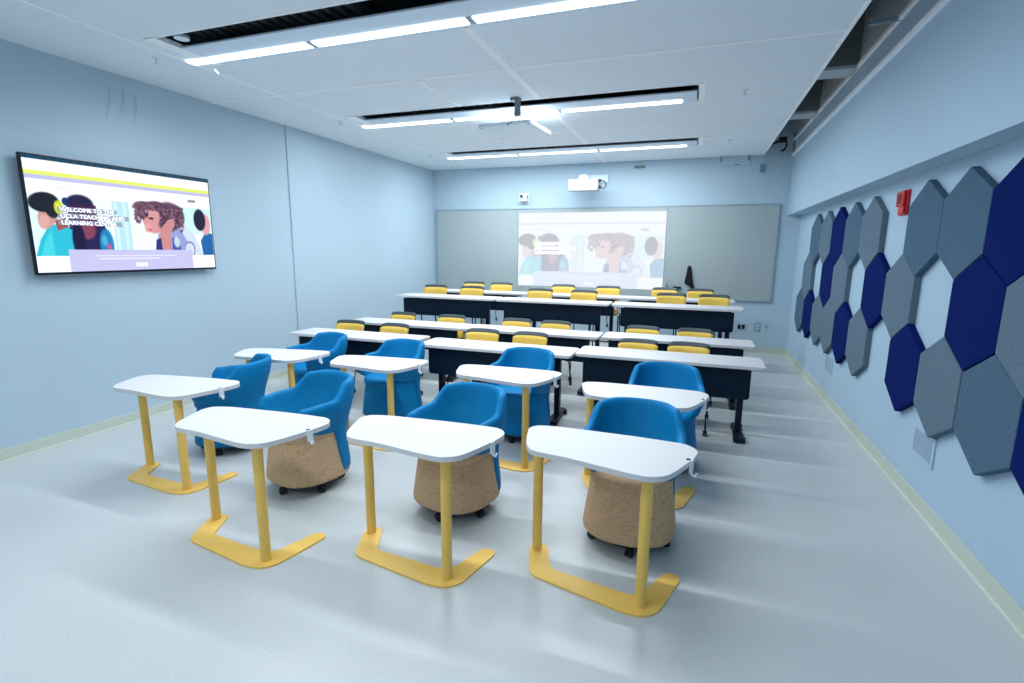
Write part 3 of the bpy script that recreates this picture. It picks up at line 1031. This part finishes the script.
# ------------------------------------------------------------------ long desks
def make_desk(W, DP, H, ph):
    """x 0..W, front edge y=0, depth DP"""
    t = empty('long_desk', (0, 0, 0))
    P = rounded([(0, 0), (W, 0), (W, DP), (0, DP)], [.035, .035, .05, .05], 5)
    auto_smooth(link('desktop', prism(P, H - .030, H, bev=.005), M['white_top'], t), 30)
    pn = [(.125, H - .045), (W - .115, H - .045), (W - .115, H - .045 - ph), (.125, H - .045 - ph)]
    bm = prism(rounded(pn, [0.004, .004, .035, .035], 5), 0, .014, bev=.003, seg=1)
    for v in bm.verts:
        a, b, c = v.co
        v.co = Vector((a, .045 + c, b))
    link('modesty_panel', bm, M['navy'], t)
    yc = DP * .46
    link('under_beam', B(.2, W - .2, yc - .03, yc + .03, H - .075, H - .031, bev=.004), M['navy_m'], t)
    for x in (.20, W - .175):
        bm = B(x - .028, x + .028, yc - .04, yc + .04, .03, H - .05, bev=.008)
        box(bm, x - .03, x + .03, .05, DP - .05, H - .06, H - .031, bev=.004)
        box(bm, x - .05, x + .05, yc - .07, yc + .07, .10, .13) if False else None
        lg = link('leg', bm, M['navy_m'], t)
        ft = prism(rounded([(x - .05, yc - .25), (x + .05, yc - .25), (x + .035, yc + .25), (x - .035, yc + .25)], .03), .028, .055, bev=.005)
        link('foot', ft, M['navy_m'], lg)
        for yy in (yc - .20, yc + .20):
            bm = bmesh.new()
            cyl(bm, (x + .03, yy, .028), (x + .058, yy, .028), .028, n=16)
            cyl(bm, (x - .045, yy, .028), (x - .02, yy, .028), .028, n=16)
            cyl(bm, (x - .04, yy, .028), (x + .05, yy, .028), .008, n=8)
            link('caster', bm, M['black'], lg)
    # power lead hanging at the right end
    bm = bmesh.new()
    tube(bm, smooth_path([(W - .15, yc + .06, H - .05), (W - .08, yc + .06, H - .07), (W - .055, yc + .06, H - .14), (W - .06, yc + .05, H - .24), (W - .05, yc + .05, H - .33)]), .006, 6)
    box(bm, W - .062, W - .038, yc + .035, yc + .065, H - .37, H - .32, bev=.004)
    box(bm, W - .16, W - .10, yc + .04, yc + .09, H - .075, H - .035, bev=.004)
    ld = link('power_lead', bm, M['black'], t)
    return t
low = make_desk(1.74, .47, .742, .285)
tall = make_desk(1.74, .47, 1.022, .27)
rows = [(low, 'front', [(-4.70, 4.93), (-2.86, 4.87), (-1.11, 5.03)]),
        (low, 'second', [(-4.72, 6.06), (-2.885, 6.07), (-1.035, 6.13)]),
        (tall, 'third', [(-4.66, 7.30), (-2.885, 7.30), (-1.105, 7.32)]),
        (tall, 'rearmost', [(-4.60, 8.42), (-2.86, 8.42), (-1.14, 8.42)])]
used = set()
for src, rn, L in rows:
    for (x, y), pos in zip(L, ('left', 'middle', 'right')):
        o = src if src.name not in used else copy_tree(src)
        used.add(src.name)
        o.location = (x, y, 0)
        o.scale.x = 1.05 if (rn == 'second' and pos != 'right') else 1.02 if (rn == 'front' and pos == 'right') else .985 if (rn == 'second') else 1
        if pos == 'right':
            for c in [c for c in COL.objects if c.parent == o and c.name.startswith('power_lead')]:
                bpy.data.objects.remove(c)
        tag(o, '%s desk of the %s long-desk row, white top with navy panel' % (pos, rn) + (', taller' if src is tall else ''), 'desk', 'long white desks')

# ------------------------------------------------------------------ yellow chairs and stools
def back_mesh(w0, w1, z0, z1, y0, lean, th, curve, ztopcurve=.004):
    bm = bmesh.new()
    NX, NZ = 12, 8
    F = []
    for side in (0, 1):
        g = []
        for j in range(NZ + 1):
            s = j / NZ
            row = []
            wd = w0 + (w1 - w0) * s
            for i in range(NX + 1):
                q = -1 + 2 * i / NX
                edge = abs(q) ** 6
                x = q * wd / 2
                z = z0 + (z1 - z0) * s
                z += (-.014 * abs(q) ** 14) * (s > .9) + (.018 * edge) * (s < .1) - ztopcurve * q * q * s
                y = y0 + lean * s + curve * (-(q * q)) * 1.0 + .02 * (1 - s) * 0
                row.append(bm.verts.new((x, y + side * th, z)))
            g.append(row)
        F.append(g)
    for side in (0, 1):
        g = F[side]
        for j in range(NZ):
            for i in range(NX):
                q = (g[j][i], g[j][i + 1], g[j + 1][i + 1], g[j + 1][i])
                bm.faces.new(q if side == 0 else q[::-1])
    a, b = F
    for i in range(NX):
        bm.faces.new((a[0][i], b[0][i], b[0][i + 1], a[0][i + 1]))
        bm.faces.new((a[NZ][i], a[NZ][i + 1], b[NZ][i + 1], b[NZ][i]))
    for j in range(NZ):
        bm.faces.new((a[j][0], a[j + 1][0], b[j + 1][0], b[j][0]))
        bm.faces.new((a[j][NX], b[j][NX], b[j + 1][NX], a[j + 1][NX]))
    return bm
def make_chair(name, seat_z, top_z):
    """faces -y; origin under the top of the backrest"""
    t = empty(name, (0, 0, 0))
    s = -.33      # seat centre
    P = rounded([(-.225, s - .24), (.225, s - .24), (.20, s + .20), (-.20, s + .20)], .07, 5)
    auto_smooth(link('seat', prism(P, seat_z - .05, seat_z, bev=.015, seg=3), M['yellow_f'], t), 50)
    link('seat_pan', prism(rounded([(-.21, s - .22), (.21, s - .22), (.19, s + .19), (-.19, s + .19)], .06, 4), seat_z - .07, seat_z - .05), M['grey_shell'], t)
    link('back_shell', back_mesh(.42, .415, top_z - .36, top_z, -.095, .095, .028, .035), M['grey_shell'], t, smooth=True)
    link('back_pad', back_mesh(.41, .43, top_z - .335, top_z - .044, -.112, .083, .022, .035), M['yellow_f'], t, smooth=True)
    for sx in (-1, 1):
        for fy, nm in ((-.22, 'f'), (.16, 'b')):
            bm = bmesh.new()
            x0, x1 = sx * .17, sx * .235
            y1 = s + fy + (-.06 if fy < 0 else .10)
            tube(bm, [(x0, s + fy * .7, seat_z - .06), (x1 * .96, s + fy, seat_z - .08), (x1, y1, .06)], .011, 8)
            lg = link('leg', bm, M['blk_m'], t)
            bm = caster_mesh(.028)
            link('caster', bm, M['black'], lg, loc=(x1, y1 - .01, 0))
        bm = bmesh.new()
        tube(bm, smooth_path([(sx * .17, s + .12, seat_z - .06), (sx * .18, s + .22, seat_z - .03), (sx * .17, s + .26, seat_z + .10), (sx * .15, -.065, top_z - .25)], 4), .011, 8)
        link('back_support', bm, M['blk_m'], t)
    if seat_z > .6:
        bm = bmesh.new()
        z = .26
        tube(bm, [(-.22, s - .26, z), (.22, s - .26, z)], .010, 8)
        link('foot_rest', bm, M['blk_m'], t)
    return t
ch = make_chair('caster_chair', .46, .815)
st = make_chair('caster_stool', .775, 1.165)
crow = [(ch, 'caster chair', 'front', 5.74, [-4.37, -3.65, -2.42, -1.80, -.55, -.017], .0),
        (ch, 'caster chair', 'second', 6.82, [-4.197, -3.38, -2.354, -1.774, -.598, .043], .02),
        (st, 'tall caster stool', 'third', 8.0, [-4.259, -3.566, -2.352, -1.634, -.325, .275], -.015),
        (st, 'tall caster stool', 'rearmost', 9.12, [-4.029, -3.459, -2.256, -1.443, -.476, .088], 0)]
ords = ['leftmost', 'second from left', 'third from left', 'third from right', 'second from right', 'rightmost']
used = set()
rr = random.Random(2)
for src, kn, rn, y, xs, dz in crow:
    for x, od in zip(xs, ords):
        o = src if src.name not in used else copy_tree(src)
        used.add(src.name)
        o.location = (x, y + rr.uniform(-.015, .015), 0)
        o.rotation_euler = (0, 0, R(rr.uniform(-4, 4)))
        tag(o, 'yellow and grey %s, %s behind the %s long-desk row' % (kn, od, rn), 'chair' if src is ch else 'stool', 'yellow seats behind the %s desk row' % rn)
